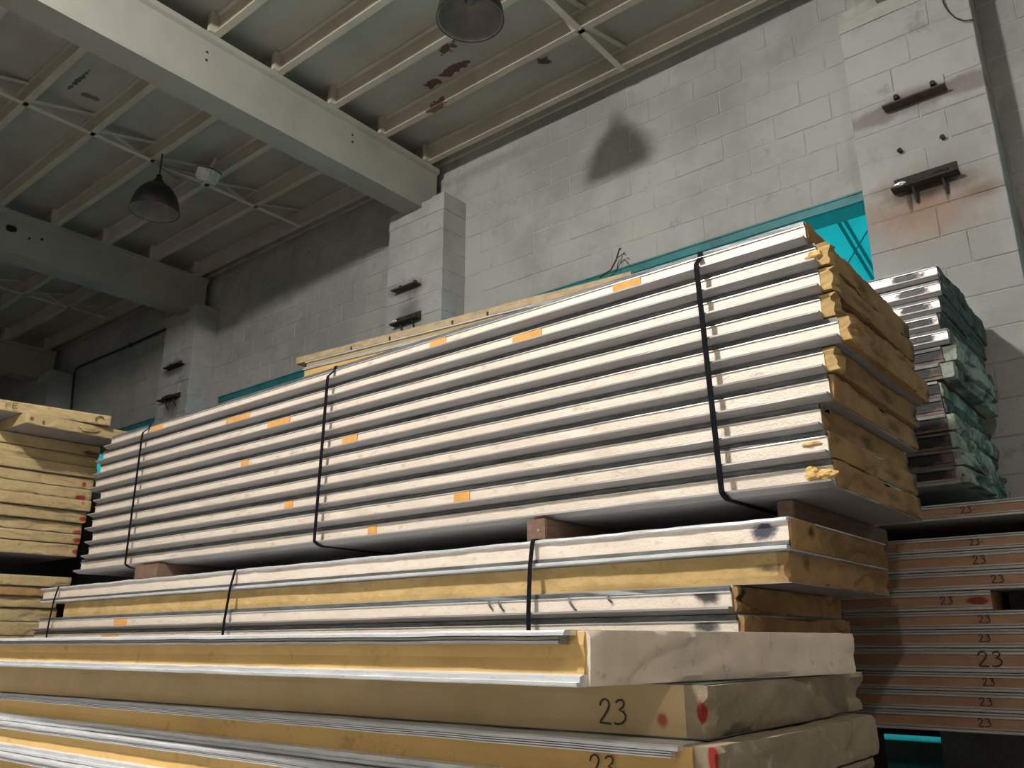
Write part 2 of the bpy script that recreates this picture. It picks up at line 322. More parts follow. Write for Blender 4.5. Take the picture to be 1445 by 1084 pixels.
tag(box_obj('floor', (X0, X1, YF, WY+.2, FLOOR-.2, FLOOR), 'concrete'), 'grey concrete floor under the stacks', None, None, 'structure')
tag(box_obj('wall_left', (X0-.2, X0, YF-.2, WY+.2, FLOOR, CEIL), 'block'), 'dark end wall far to the left', None, None, 'structure')
tag(box_obj('wall_right', (X1, X1+.2, YF-.2, WY+.2, FLOOR, CEIL), 'block'), 'white wall closing the hall on the right', None, None, 'structure')
tag(box_obj('wall_front', (X0, X1, YF-.2, YF, FLOOR, CEIL), 'block'), 'white wall behind the photographer', None, None, 'structure')
ceil = tag(box_obj('ceiling', (X0-.2, X1+.2, YF-.2, WY+.25, CEIL+.03, CEIL+.12), 'deck'), 'grey green painted roof deck between the purlins', None, None, 'structure')
PUR = [5.05-.58*k for k in range(17)]
edges = [WY+.2]+[y for y in PUR]+[YF]
for a, b_ in zip(edges, edges[1:]):
    bm = bmesh.new()
    extrude_x(bm, [(b_+.004, CEIL), (a-.004, CEIL), (a-.004, CEIL+.035), (b_+.004, CEIL+.035)], X0, X1, 24, lambda x, y, z: (0, 0, .004*nz(x*1.3, y*3, 0)))
    link('deck_panel', done(bm, 'deck_panel'), 'deck', ceil)
# ledger angle on the wall head
bm = bmesh.new(); extrude_x(bm, [(WY-.03, 4.60), (WY+.01, 4.60), (WY+.01, CEIL), (WY-.024, CEIL), (WY-.024, 4.607), (WY-.03, 4.607)], X0, X1, 40, lambda x, y, z: (0, .003*nz(x*2, 1), .003*nz(x*2, 4)))
tag(link('trim_1', done(bm, 'ledger'), 'bridging'), 'painted steel ledger along the head of the block wall', None, None, 'structure')
# purlins: channels on top of the beams
pname = ['nearest the block wall', 'second from the block wall', 'third from the block wall', 'fourth from the block wall', 'fifth from the block wall', 'sixth from the block wall']
for k, y in enumerate(PUR):
    zb = 4.49
    poly = [(y-.032, zb), (y+.028, zb), (y+.028, zb+.009), (y+.004, zb+.016), (y+.004, zb+.172), (y+.028, zb+.18), (y+.028, CEIL), (y-.028, CEIL), (y-.028, zb+.18), (y-.004, zb+.172), (y-.004, zb+.016), (y-.032, zb+.009)]
    bm = bmesh.new(); extrude_x(bm, poly, X0, X1, 60, lambda x, yy, z: (0, .002*nz(x*2, y, z), .0025*nz(x*1.7, y, 3)))
    o = link('purlin_beam', done(bm, 'purlin'), 'purlin')
    tag(o, 'cream painted steel purlin under the deck, %s' % (pname[k] if k < 6 else 'deeper in the hall'), None, 'roof purlins', 'structure')
    for xb in (-.88, -5.31, -9.43, -13.8):             # bearing stiffeners over each beam
        bm = bmesh.new(); add_box(bm, xb+.125, xb+.165, y-.075, y-.004, zb, CEIL-.01)
        link('stiffener', done(bm, 'stiffener'), 'purlin', o)
# main beams
def beam(xa, xb, label):
    zb, zt = 4.0, 4.49; r = .0
    poly = [(xa, zb), (xb, zb), (xb, zb+.012), (xb-.006, zb+.02), (xb-.006, zt-.06), (xb+.03, zt-.045), (xb+.03, zt), (xa-.03, zt), (xa-.03, zt-.045), (xa+.006, zt-.06), (xa+.006, zb+.02), (xa, zb+.012)]
    bm = bmesh.new(); rows = []
    ny = 40
    for i in range(ny+1):
        y = YF+(PY+.2-YF)*i/ny
        rows.append([bm.verts.new((x+.002*nz(y*2, x, z), y, z+.002*nz(y*1.5, z, x))) for x, z in poly])
    for a, b_ in zip(rows, rows[1:]):
        for j in range(len(poly)): bm.faces.new((a[j], a[(j+1) % len(poly)], b_[(j+1) % len(poly)], b_[j]))
    bm.faces.new(rows[0]); bm.faces.new(rows[-1][::-1])
    return tag(link('roof_beam', done(bm, 'beam'), 'beam'), label, None, None, 'structure')
beam(-5.44, -5.20, 'big pale painted roof beam crossing the upper left to the middle pillar')
beam(-9.56, -9.31, 'pale roof beam landing on the left pillar, chipped hole in its side')
beam(-13.95, -13.70, 'dark roof beam in the far left corner')
beam(-1.00, -.76, 'roof beam over the right pillar, above the frame')
# bridging between purlins, one line per bay
for bx, lab in ((-2.96, 'pale steel bridging line by the upper pendant lamp'), (-7.2, 'pale steel bridging line by the hanging lamp and white box'), (-11.6, 'dim steel bridging line in the far dark bay')):
    root = tag(empty('bridging_beam', (bx, 2, 4.49)), lab, None, None, 'structure')
    for k in range(0, 11):
        ya, yb = PUR[k], PUR[k+1]
        bm = bmesh.new(); bar(bm, (0, ya-2+.02, -.006), (0, yb-2-.02, -.006), .05, .006); link('brace_bar', done(bm, 'bar'), 'bridging', root)
        bm = bmesh.new(); bar(bm, (.05, yb-2, .01), (.05, ya-2-.02, .165), .042, .006); link('brace_bar', done(bm, 'bar'), 'bridging', root)
        if k % 2: bm = bmesh.new(); bar(bm, (-.05, ya-2, .01), (-.05, yb-2+.02, .165), .042, .006); link('brace_bar', done(bm, 'bar'), 'bridging', root)
# lintels in the openings
for k, (a, b_) in enumerate(OPEN):
    bm = bmesh.new(); extrude_x(bm, [(WY-.004, LINT-.07), (WY+.02, LINT-.075), (WY+.20, LINT-.075), (WY+.20, LINT), (WY-.012, LINT), (WY-.012, LINT-.012), (WY-.004, LINT-.014)], a, b_, 20, lambda x, y, z: (0, .002*nz(x*5, 1), .002*nz(x*4, z*9)))
    tag(link('trim_%d' % (k+2), done(bm, 'lintel'), 'teal_paint'), 'teal lintel over opening %s' % ['in the farthest bay', 'left of the middle pillar', 'right of the middle pillar', 'right of the right pillar'][k], None, None, 'structure')
bm = bmesh.new(); add_box(bm, OPEN[2][0]+.001, OPEN[2][1]-.001, WY+.08, WY+.13, -.497, .55); tag(link('trim_6', done(bm, 'bar'), 'soot'), 'dark board added across the opening to stop teal light above the slit', None, None, 'structure')  # added board, keeps teal light from spilling under the right stack
bm = bmesh.new(); add_box(bm, OPEN[3][0]+.001, OPEN[3][1]-.001, WY+.06, WY+.2, FLOOR, .1); tag(link('trim_7', done(bm, 'infill'), 'block'), 'unseen low infill limiting teal light from the opening right of the right pillar', None, None, 'structure')  # added out of view, its height sets how much teal light enters
# lean-to outside: teal translucent roof and curtain lit by daylight
lean = tag(empty('lean_to_canopy', (-5, 5.5, FLOOR)), 'translucent teal fibreglass lean-to glowing outside the wall openings', 'canopy')
L0 = Vector(lean.location)
yo, zo, slope = 5.52, 2.98, -.29; yl = 7.3; zl = zo+slope*(yl-yo)
bm = bmesh.new(); v = [(X0, yo, zo), (X1, yo, zo), (X1, yl, zl), (X0, yl, zl)]
def slab(bm, pts, n, th):
    n = Vector(n)*th; a = [bm.verts.new(Vector(p)) for p in pts]; b_ = [bm.verts.new(Vector(p)+n) for p in pts]
    bm.faces.new(a); bm.faces.new(b_[::-1])
    for k in range(4): bm.faces.new((a[k], a[(k+1) % 4], b_[(k+1) % 4], b_[k]))
slab(bm, v, (0, 0, 1), .004); o = link('roof_sheet', done(bm, 'roof_sheet'), 'teal_sheet', lean); o.location = -L0
bm = bmesh.new(); slab(bm, [(X0, yl, FLOOR), (X1, yl, FLOOR), (X1, yl, zl), (X0, yl, zl)], (0, 1, 0), .004); o = link('curtain_sheet', done(bm, 'curtain'), 'teal_curtain', lean); o.location = -L0
bm = bmesh.new(); add_box(bm, X0, X1, yl-.06, yl-.01, zl-.08, zl-.01); o = link('eaves_rail', done(bm, 'rail'), 'teal_paint', lean); o.location = -L0
for k in range(14):
    x = -1.62-1.15*k+2.3
    for dx in (0, .045):
        bm = bmesh.new(); bar(bm, (x+dx, yo, zo-.012), (x+dx, yl, zl-.012), .018, .02); o = link('rafter', done(bm, 'rafter'), 'teal_paint', lean); o.location = -L0
bm = bmesh.new(); sweep(bm, [at(1229, 318, y=5.62), at(1195, 374, y=6.0)], .006); o = link('stay_wire', done(bm, 'stay'), 'teal_paint', lean); o.location = -L0
tag(box_obj('ground', (X0, X1, WY+.2, 8.2, FLOOR-.2, FLOOR-.004), 'concrete'), 'concrete ground outside the wall', None, None, 'structure')
# ------------------------------------------------------------------ insulation panels
def skin_warp(seed, ay=.0015, az=.0012, f=6.0):
    def wv(x, y, z):
        return (0, ay*nz(x*f, seed, z*60)+ay*.6*nz(x*f*4, seed+3, z*80), az*nz(x*f*.8, seed+7, 2)+az*.5*nz(x*f*3, seed+9, y*30))
    return wv
def cut_end(parent, xr, w, z0, z1, mname, seed, rag=.02, rough=.012, base=.0, shear=0.0, y0=0.0, ny=64, nzn=9, name='cut_end', depth=.05):
    """sawn, torn foam end: a block whose end face and rim are uneven"""
    bm = bmesh.new(); g = []
    for i in range(ny+1):
        r = []
        for j in range(nzn+1):
            u, v = i/ny, j/nzn; y = y0+(w-y0)*u; z = z0+(z1-z0)*v
            d = base+rag*nz(u*2.3+seed, v*.5, seed*1.7)+.6*rough*nz(u*8, v*1.6, seed)+.35*rough*nz(u*21, v*4, seed+4)
            st = nz(u*4+seed, v*1.2, 9.1+seed)
            if st > .18: d -= min(.012, (st-.18)*.3)*(rag/.02)
            if j in (0, nzn): d -= .002+.010*max(0, nz(u*17, j, seed+9))
            if i in (0, ny): d -= .006
            zz = z-(.0022 if j == nzn else -.0022 if j == 0 else 0)*max(0, nz(u*15, j*3, seed+2))
            r.append(bm.verts.new((xr+shear*y+d, y+(.004*nz(v*9, i, seed) if i in (0, ny) else 0), zz)))
        g.append(r)
    for i in range(ny):
        for j in range(nzn): bm.faces.new((g[i][j], g[i+1][j], g[i+1][j+1], g[i][j+1]))
    back = [[bm.verts.new((xr+shear*y-depth, y, z)) for z in (z0, z1)] for y in [y0+(w-y0)*i/ny for i in range(ny+1)]]
    for i in range(ny):
        bm.faces.new((back[i][0], back[i][1], back[i+1][1], back[i+1][0]))
        bm.faces.new((g[i][0], back[i][0], back[i+1][0], g[i+1][0])); bm.faces.new((g[i][nzn], g[i+1][nzn], back[i+1][1], back[i][1]))
    for i in (0, ny):
        f = [g[i][j] for j in range(nzn+1)]+[back[i][1], back[i][0]]; bm.faces.new(f)
    o = link(name, done(bm, name), mname, parent, True); o.data.set_sharp_from_angle(angle=math.radians(38)); return o
def strip(parent, name, poly, xl, xr, nx, mname, warp, shear=0.0):
    bm = bmesh.new(); extrude_x(bm, poly, xl, xr, nx, warp, shear); return link(name, done(bm, name), mname, parent)
PN = 'insulation_panel'
def new_panel(label, x, y, z, rz=0.0, group=None):
    return tag(empty(PN, (x, y, z), rz), label, 'insulation panel', group)
def lip_panel(label, xl, xr, y, z, t, w, seed, group, foil='foil', lip='lip', flange='darkstrip', end='foam', end_over=.012, tip=.020, out=.036, nx=36, wr=1.0, edge='silver', rag=.02, endname='cut_end', skin=None):
    """panel whose bottom skin turns out into a lip below a foil-faced edge; local origin at its right front bottom corner"""
    L = xl-xr; r = new_panel(label, xr, y, z, 0, group); wv = skin_warp(seed, .0014*wr, .0006*wr)
    strip(r, 'foam_core', [(.006, .003), (w, .003), (w, t-.004), (.006, t-.004)], L, -.05, 2, end, None)
    strip(r, 'edge_foil', [(0, tip-.003), (.008, tip-.003), (.008, t*.745), (0, t*.745)], L+.004, -.002, nx, foil, wv)
    strip(r, 'bottom_skin', [(w, .0005), (.0, .0005), (-out+.004, tip-.008), (-out, tip-.006), (-out, tip), (-out+.004, tip+.001), (.006, tip), (.006, .004), (w, .004)], L-.02, .0, nx, skin or lip, wv)
    strip(r, 'top_skin', [(.004, t*.735), (-.005, t*.75), (-.005, t*.775), (.003, t*.80), (.012, t*.80), (.012, t-.004), (w, t-.004), (w, t-.0005), (.016, t-.0005), (.016, t*.79), (.004, t*.77)], L, -.003, nx, edge, wv)
    strip(r, 'top_flange', [(.002, t*.81), (.012, t*.81), (.012, t-.001), (.002, t-.001)], L-.004, -.006, nx, flange, skin_warp(seed+2, .003*wr, .0004, 9))
    cut_end(r, 0, w, .004, t-.004, end, seed, rag, .009, end_over, name=endname, y0=.008)
    return r
def part(r, name):
    return next((c for c in r.children if c.name.split('.')[0] == name), r)
def torn_patch(r, xa, xb, z0, z1, m='patch', y=-.0035, seed=0):
    """bare foam showing where the foil is torn off"""
    bm = bmesh.new(); n = 7; a, b_ = [], []
    for i in range(n+1):
        x = xa+(xb-xa)*i/n; e = .004*nz(i*1.7, seed)
        a.append((x+.006*nz(i*.9, seed+1), z0+(.004*abs(e*100) if 0 < i < n else 0)*.2)); b_.append((x+.01*nz(i*.7, seed+5), z1+e))
    ring = a+b_[::-1]
    f = [bm.verts.new((x, y, z)) for x, z in ring]; k = [bm.verts.new((x, .004, z)) for x, z in ring]
    bm.faces.new(f); bm.faces.new(k[::-1])
    for i in range(len(ring)): bm.faces.new((f[i], f[(i+1) % len(ring)], k[(i+1) % len(ring)], k[i]))
    return link('torn_patch', done(bm, 'torn_patch'), m, part(r, 'edge_foil'))
def strap(bundle_y0, bundle_y1, zt, zb, xt, xb, label, group, wd=.019, front=None, under=None):
    """black band round a bundle; front = (y, z) points of its front run from top to bottom"""
    pts = [(bundle_y1+.01, zt+.004), (bundle_y0+.03, zt+.004)]+front+[(bundle_y0+.02, zb-.004), (bundle_y1+.01, zb-.004)]
    pts = pts+[pts[0]]
    bm = bmesh.new(); th = .0016; rows = []
    zc = lambda z: xb+(xt-xb)*(z-zb)/(zt-zb)
    n = len(pts)-1
    for i in range(n):
        p0 = Vector(pts[i-1]) if i else Vector(pts[n-1]); p = Vector(pts[i]); p1 = Vector(pts[i+1])
        t = ((p-p0).normalized()+(p1-p).normalized()).normalized(); nn = Vector((t.y, -t.x))
        x = zc(p.y); rows.append([bm.verts.new((x+s*wd/2, (p+nn*u).x, (p+nn*u).y)) for s, u in ((-1, -th), (1, -th), (1, th), (-1, th))])
    for i in range(n):
        a, b_ = rows[i], rows[(i+1) % n]
        for k in range(4): bm.faces.new((a[k], a[(k+1) % 4], b_[(k+1) % 4], b_[k]))
    return tag(link('strap', done(bm, 'strap'), 'strap'), label, 'strap', group)
def strokes(parent, name, lines, ox, oz, s, y, m, wd=.05, plane='x', aspect=1.0):
    """handwriting: flat ribbons a hair proud of a face.  lines in a unit box, laid along +x (plane x) or +y (plane y)"""
    bm = bmesh.new()
    for ln in lines:
        pts = [Vector((px*aspect, pz)) for px, pz in ln]; L, R = [], []
        for i, p in enumerate(pts):
            t = (pts[min(i+1, len(pts)-1)]-pts[max(i-1, 0)]).normalized(); nn = Vector((-t.y, t.x))*wd/2*(.8+.4*abs(nz(i*1.3, ox*7)))
            L.append(p+nn); R.append(p-nn)
        vv = []
        for a in (L, R):
            row = []
            for p in a:
                for dy in (0, .0012):
                    row.append(bm.verts.new((ox+p.x*s, y-dy, oz+p.y*s) if plane == 'x' else (y+dy, ox+p.x*s, oz+p.y*s)))
            vv.append(row)
        n = len(pts)
        for i in range(n-1):
            a, b_ = vv
            bm.faces.new((a[2*i], a[2*i+2], b_[2*i+2], b_[2*i])); bm.faces.new((a[2*i+1], b_[2*i+1], b_[2*i+3], a[2*i+3]))
            bm.faces.new((a[2*i], a[2*i+1], a[2*i+3], a[2*i+2])); bm.faces.new((b_[2*i], b_[2*i+2], b_[2*i+3], b_[2*i+1]))
    return link(name, done(bm, name), m, parent)
TWO = [(.02, .72), (.08, .9), (.2, .99), (.33, .93), (.38, .78), (.32, .58), (.2, .36), (.04, .12), (.02, .05), (.2, .04), (.42, .02)]
THREE = [(.62, .86), (.72, .96), (.86, .97), (.93, .85), (.88, .70), (.74, .58), (.88, .52), (.97, .38), (.94, .2), (.82, .06), (.66, .02), (.55, .06)]
# ---- A: the big strapped bundle
MY, MT, MW = 2.5, .0871, .93
ends = [(1136, 311), (1153, 352), (1157, 386), (1158, 420), (1184, 455), (1163, 492), (1170, 532), (1157, 570), (1168, 610), (1175, 650)]
lefts = [(158, 622), (147, 637), (143, 656), (136, 675), (143, 692), (136, 712), (132, 730), (131, 750), (127, 770), (113, 800)]
zt0 = at(1136, 311, MY).z; zb0 = at(1175, 688, MY).z; MT = (zt0-zb0)/10
ordn = ['topmost', 'second from top', 'third from top', 'fourth from top', 'fifth from top', 'sixth from top', 'seventh from top', 'eighth from top', 'ninth from top', 'lowest']
note = ['three orange patches on its edge', 'foam corner broken out at its right end', 'plain foil edge, pale foam corner', 'pale foam corner level with the one above', 'sticking out farthest at the right end', 'torn foil and orange patch near the middle strap', 'small orange tear left of the middle strap', 'dark dented flange along its top', 'orange patch below the middle', 'lumps of torn foam at its right end']
mains = []
for i in range(10):
    z = zt0-(i+1)*MT; xr = at(*ends[i], MY).x; xl = at(*lefts[i], MY).x
    over = [.004, .03, .035, .035, .03, .03, .008, .004, .01, .01][i]
    endm = 'foam'
    r = lip_panel('big bundle foil-edged panel, %s, %s' % (ordn[i], note[i]), xl, xr, MY+random.uniform(-.005, .005), z, MT, MW, 11+i*3, 'panels of the big strapped bundle', end=endm, end_over=over, wr=[1, 1, 1, 1, 1.4, 1, 2.2, 1.8, 2.0, 2.0][i], rag=.012)
    mains.append(r)
def main_patch(i, px0, px1, py, **k):
    r = mains[i]; a = at(px0, py, MY).x-r.location.x; b_ = at(px1, py, MY).x-r.location.x
    torn_patch(r, a, b_, .024, MT*.735, seed=px0, **k)
for i, a, b_, y in ((0, 866, 905, 404), (1, 724, 765, 480), (0, 608, 630, 488), (1, 320, 352, 595), (2, 377, 408, 622), (4, 482, 503, 648), (4, 336, 346, 704), (7, 399, 411, 742), (8, 642, 664, 704), (9, 519, 531, 750), (0, 214, 230, 608)): main_patch(i, a, b_, y)
# broken-out foam pieces at the right end
def lump(parent, c, r, m, seed, name='torn_foam'):
    bm = bmesh.new(); bmesh.ops.create_icosphere(bm, subdivisions=3, radius=1)
    for q in bm.verts:
        p = q.co.copy(); q.co = Vector((p.x*r[0], p.y*r[1], p.z*r[2]))*(1+.45*nz(p.x*1.7+seed, p.y*1.7, p.z*1.7)+.2*nz(p.x*5, p.y*5+seed, p.z*5))
        q.co += Vector(c)
    return link(name, done(bm, name), m, parent)
lump(part(mains[9], 'edge_foil'), (-.065, -.008, .048), (.024, .014, .02), 'foam_gold', 3); lump(part(mains[9], 'edge_foil'), (-.02, -.006, .042), (.03, .012, .014), 'foam_gold', 8)
lump(part(mains[1], 'edge_foil'), (-.012, .006, .045), (.028, .016, .016), 'foam_gold', 5); lump(part(mains[8], 'edge_foil'), (-.05, -.002, .05), (.03, .006, .006), 'foam_gold', 6)
def corner_foam(i, x0, x1, z0, z1, seed):
    """bare foam corner standing out past the cut metal"""
    bm = bmesh.new(); n = 6
    g = [[bm.verts.new((x0+(x1-x0)*u+(.016*nz(v*.9, seed*3.1, y*20) if u == 1 else 0), y+(.007*nz(u*4, v*1.3, seed) if y < .02 else 0), z0+(z1-z0)*v/n-(.008*abs(nz(seed*2.7, u*3, y*9)) if v == n else 0))) for u, y in ((0, .002), (1, .0), (1, .06), (0, .06))] for v in range(n+1)]
    for a, b_ in zip(g, g[1:]):
        for k in range(4): bm.faces.new((a[k], a[(k+1) % 4], b_[(k+1) % 4], b_[k]))
    bm.faces.new(g[0]); bm.faces.new(g[-1][::-1])
    return link('torn_foam', done(bm, 'corner'), 'foam_yellow', part(mains[i], 'cut_end'))  # yellower than the end face, the light on the corner is in the colour
for i, x1 in ((1, .035), (2, .038), (3, .038), (4, .032), (5, .036)): corner_foam(i, -.006, x1, .006, MT-.006, i)
fr = [(MY-.002, zt0+.003), (MY-.006, zt0-.02)]
fr += [(MY-.042, zt0-MT+.030), (MY-.045, zt0-MT+.016), (MY-.046, zb0+.05), (MY-.045, zb0+.018), (MY-.034, zb0+.008), (MY-.008, zb0-.003)]
for (a, b_, lab) in (((984, 372), (1020, 697), 'black strap near the right end of the big bundle'), ((466, 535), (445, 760), 'black strap round the middle of the big bundle'), ((203, 622), (178, 795), 'thin black strap near the left end of the big bundle')):
    strap(MY, MY+MW, zt0, zb0, at(*a, MY-.03).x, at(*b_, MY-.04).x, lab, 'straps of the big bundle', front=fr)
# ---- timber bearers between the big bundle and the strapped pile below
LZ = .357
def bearer(px0, px1, py, label, y0, nail):
    a = at(px0, py, y0).x; b_ = at(px1, py, y0).x
    o = empty('timber_bearer', ((a+b_)/2, y0, LZ)); h = zb0-LZ-.0015; wd = b_-a
    tag(o, label, 'timber')
    bm = bmesh.new(); add_box(bm, -wd/2, wd/2, 0, .98, .0005, h); bmesh.ops.bevel(bm, geom=bm.edges[:], offset=.004, segments=2, affect='EDGES')
    link('beam', done(bm, 'timber'), 'wood', o)
    if nail:
        bm = bmesh.new(); bmesh.ops.create_cone(bm, cap_ends=True, segments=10, radius1=.006, radius2=.006, depth=.004, matrix=Matrix.Translation((.012, -.001, h*.48)) @ Matrix.Rotation(math.pi/2, 4, 'X')); link('nail_head', done(bm, 'nail'), 'nail', part(o, 'beam'))
bearer(743, 770, 745, 'dark timber bearer with a shiny nail under the middle of the big bundle', 2.44, True)
bearer(190, 222, 806, 'timber bearer under the left end of the big bundle', 2.44, False)
bearer(1096, 1120, 712, 'timber bearer in the shade under the right end of the big bundle', 2.62, False)
# ---- B: the strapped pile under it
LY, LW = 2.41, .94
def wrinkled(label, xl, xr, y, z, t, w, seed, group):
    L = xl-xr; r = new_panel(label, xr, y, z, 0, group); nx = 110
    def big(x, yy, zz):
        k = 1 if yy < .01 else .3
        return (0, -k*.006*abs(nz(x*5, seed, zz*20))+k*.003*nz(x*17, seed, zz*50), k*(.0045*nz(x*4, 2, seed)+.0025*nz(x*15, zz*70, seed)))
    strip(r, 'foam_core', [(.006, .004), (w, .004), (w, t-.006), (.006, t-.006)], L, -.05, 2, 'foam', None)
    strip(r, 'edge_foil', [(0, .028), (.008, .028), (.008, t-.012), (0, t-.012)], L+.01, -.002, 60, 'foil', skin_warp(seed, .003, .001))
    strip(r, 'top_skin', [(.02, t-.012), (-.008, t-.016), (-.014, t-.012), (-.013, t-.006), (.0, t-.002), (w, t-.002), (w, t-.006), (.02, t-.006)], L-.012, .0, nx, 'silver', big)
    strip(r, 'bottom_flange', [(.004, .012), (.012, .012), (.012, .03), (.004, .03), (-.006, .026), (-.006, .016)], L, -.002, 40, 'darkstrip', skin_warp(seed+1))
    strip(r, 'bottom_skin', [(w, .0005), (-.016, .0005), (-.020, .004), (-.020, .012), (-.014, .014), (.006, .013), (.006, .005), (w, .005)], L+.03, -.004, 40, 'silver', skin_warp(seed+2))
    cut_end(r, 0, w, .005, t-.006, 'foam', seed, .02, .014, .008, y0=.008)
    return r
gB = 'panels of the low strapped pile'
xl1 = at(62, 830, LY).x; xr1 = at(1112, 735, LY).x
p1 = wrinkled('panel with wrinkled metal top and blue ink smudge, top of the low strapped pile', xl1, xr1, LY, LZ-.098, .098, LW, 41, gB)
def foam_panel(label, xl, xr, y, z, t, w, seed, group, m='foam', rough=.008, endm=None, end_over=0.0, nx=60, lipped=False, shear=0.0, skin='lip', top_skin=True):
    """panel with a bare foam edge between two thin skins"""
    L = xl-xr; r = new_panel(label, xr, y, z, 0, group)
    def wv(x, yy, zz): return (0, rough*(nz(x*3, zz*14, seed)+.6*nz(x*13, zz*40, seed)) if yy < w*.5 else 0, 0)
    poly = [(.003, .003), (w, .003), (w, t-.003), (.003, t-.003), (0, t*.75), (0, t*.5), (0, t*.25)]
    strip(r, 'foam_core', poly, L, -.05, nx, m, wv, shear)
    strip(r, 'bottom_skin', [(w, .0004), (-.004 if lipped else .004, .0004), (-.004 if lipped else .004, .003), (w, .003)], L, -.01, 20, skin, None, shear)
    if top_skin: strip(r, 'top_skin', [(w, t-.003), (.006, t-.003), (.006, t-.0004), (w, t-.0004)], L, -.01, 20, skin, None, shear)
    cut_end(r, 0, w, .003, t-.003, endm or m, seed, .018, .012, end_over, shear=shear)
    return r
p2 = foam_panel('panel with bare yellow foam edge and burnt hole, second in the low strapped pile', at(90, 862, LY+.02).x, -.935, LY+.02, LZ-.098-.092, .0915, LW, 52, gB, 'foam_yellow', .005, endm='foam', lipped=True, nx=120)
z3 = LZ-.190; t3 = .083
p3 = lip_panel('panel with black ink smudge and curled foil flaps, third in the low strapped pile', at(55, 880, LY-.01).x, at(1032, 830, LY-.01).x, LY-.01, z3-t3, t3, LW, 63, gB, tip=.02, out=.03, wr=1.8)
p4 = lip_panel('half hidden foil-edged panel, fourth in the low strapped pile', at(48, 895, LY-.01).x, at(1042, 880, LY-.01).x, LY-.01, z3-2*t3-.001, t3, LW, 66, gB, tip=.02, out=.03, wr=1.6)
def rel(r, px0, px1, py, y): return at(px0, py, y).x-r.location.x, at(px1, py, y).x-r.location.x
a, b_ = rel(p3, 164, 182, 875, LY); torn_patch(p3, a, b_, .022, t3*.69, seed=1)
a, b_ = rel(p4, 146, 170, 894, LY); torn_patch(p4, a, b_, .022, t3*.69, seed=2)
for px, dx, ln in ((694, .018, .03), (708, .024, .036), (806, .03, .042), (862, .012, .02)):
    x = at(px, 840, LY).x-p3.location.x; bm = bmesh.new()
    for q in range(5): bar(bm, (x+dx*q/5, -.006-.008*math.sin(q*.7), t3*.78-ln*q/5), (x+dx*(q+1)/5, -.006-.008*math.sin((q+1)*.7), t3*.78-ln*(q+1)/5), .008, .0012)
    link('curled_flap', done(bm, 'flap'), 'darkstrip', part(p3, 'top_skin'))
zz = z3-2*t3-.001; k = 0
while zz > FLOOR+.16:
    zz -= .0845; k += 1
    foam_panel('panel low in the strapped pile, hidden behind the front stack', -5.7, -1.2, LY+.07, zz, .083, LW-.07, 70+k, gB+', hidden ones', 'foam', .004, nx=2)
LBOT = zz
for x in (-1.6, -3.4, -5.2):
    bx = empty('timber_bearer', (x, LY+.02, FLOOR)); tag(bx, 'floor timber bearer under the low strapped pile', 'timber', 'hidden floor bearers')
    bm = bmesh.new(); add_box(bm, -.05, .05, 0, LW-.04, 0, LBOT-FLOOR); link('beam', done(bm, 'timber'), 'wood', bx)
frB = [(LY-.012, LZ+.002), (LY-.018, LZ-.008), (LY-.034, LZ-.09), (LY-.046, z3-t3+.02), (LY-.046, z3-2*t3+.02), (LY-.03, z3-2*t3-.1), (LY-.03, LBOT+.02), (LY-.02, LBOT-.004)]
for (a, b_, lab) in (((751, 764), (746, 880), 'black strap round the low pile, under the timber with the nail'), ((331, 808), (315, 890), 'black strap round the low pile, left of its middle'), ((82, 828), (66, 898), 'thin black strap at the left end of the low pile')):
    xt = at(*a, LY-.02).x; xb = at(*b_, LY-.045).x; zb_ = at(*b_, LY-.045).z
    xb2 = xt+(xb-xt)*(LZ-LBOT)/(LZ-zb_)
    strap(LY, LY+LW, LZ+.001, LBOT, xt, xb2, lab, 'straps of the low pile', front=frB, wd=.017)
# ---- C: the stack in front
gC = 'panels of the front stack'
def tongue(label, xl, xr, y, z, t, w, seed, group, end, top=.022, bot=.018, outt=.028, outb=.022, shear=0.0, foam='foam_gold', endname='cut_end', end_over=.015, lines=2, rag=.012):
    """panel with folded metal lips above and below a recessed foam groove"""
    L = xl-xr; r = new_panel(label, xr, y, z, 0, group); wv = skin_warp(seed, .0012, .0012, 7); nx = 70
    strip(r, 'foam_core', [(.004, .004), (w, .004), (w, t-.004), (.004, t-.004), (0, t-top), (.003, t*.5), (0, bot)], L, -.002, nx, foam, lambda x, yy, zz: (0, .002*nz(x*9, zz*30, seed) if yy < .2 else 0, 0), shear)
    strip(r, 'top_skin', [(w, t-.0005), (-outt+.004, t-.0005), (-outt, t-.004), (-outt-.001, t-.010), (.004, t-.010), (.004, t-.003), (w, t-.003)], L, -.02, nx, 'silver', wv, shear)
    pl = [(.004, t-.011)]
    n = lines; h = (top-.011)/n
    for q in range(n):
        z1 = t-.011-q*h; pl += [(-outt+.002, z1-.0008), (-outt+.003, z1-h*.72), (-outt+.010, z1-h*.88)]
    pl += [(.006, t-top)]
    strip(r, 'top_lip', pl, L, -.035, nx, 'lip_bright' if lines > 2 else 'lip', wv, shear)
    strip(r, 'bottom_skin', [(w, .0005), (-outb+.003, .0005), (-outb, .003), (-outb, bot*.38), (-outb*.6, bot*.42), (-outb*.6, bot*.86), (-.002, bot+.001), (.006, bot), (.006, .003), (w, .003)], L, -.0, nx, 'silver', skin_warp(seed+1, .0014, .0012, 12), shear)
    cut_end(r, 0, w, .002, t-.002, end, seed, rag, .006, end_over, shear=shear, name=endname, y0=.006, depth=.012+end_over)
    return r
FY = 1.265
c1 = tongue('front stack top panel with golden foam groove, silver lips and torn beige end', -5.9, at(826, 965, FY).x, FY, -.071, .096, .96, 91, gC, 'paper_end', shear=.13, endname='end_paper', top=.026, bot=.02, end_over=.01)
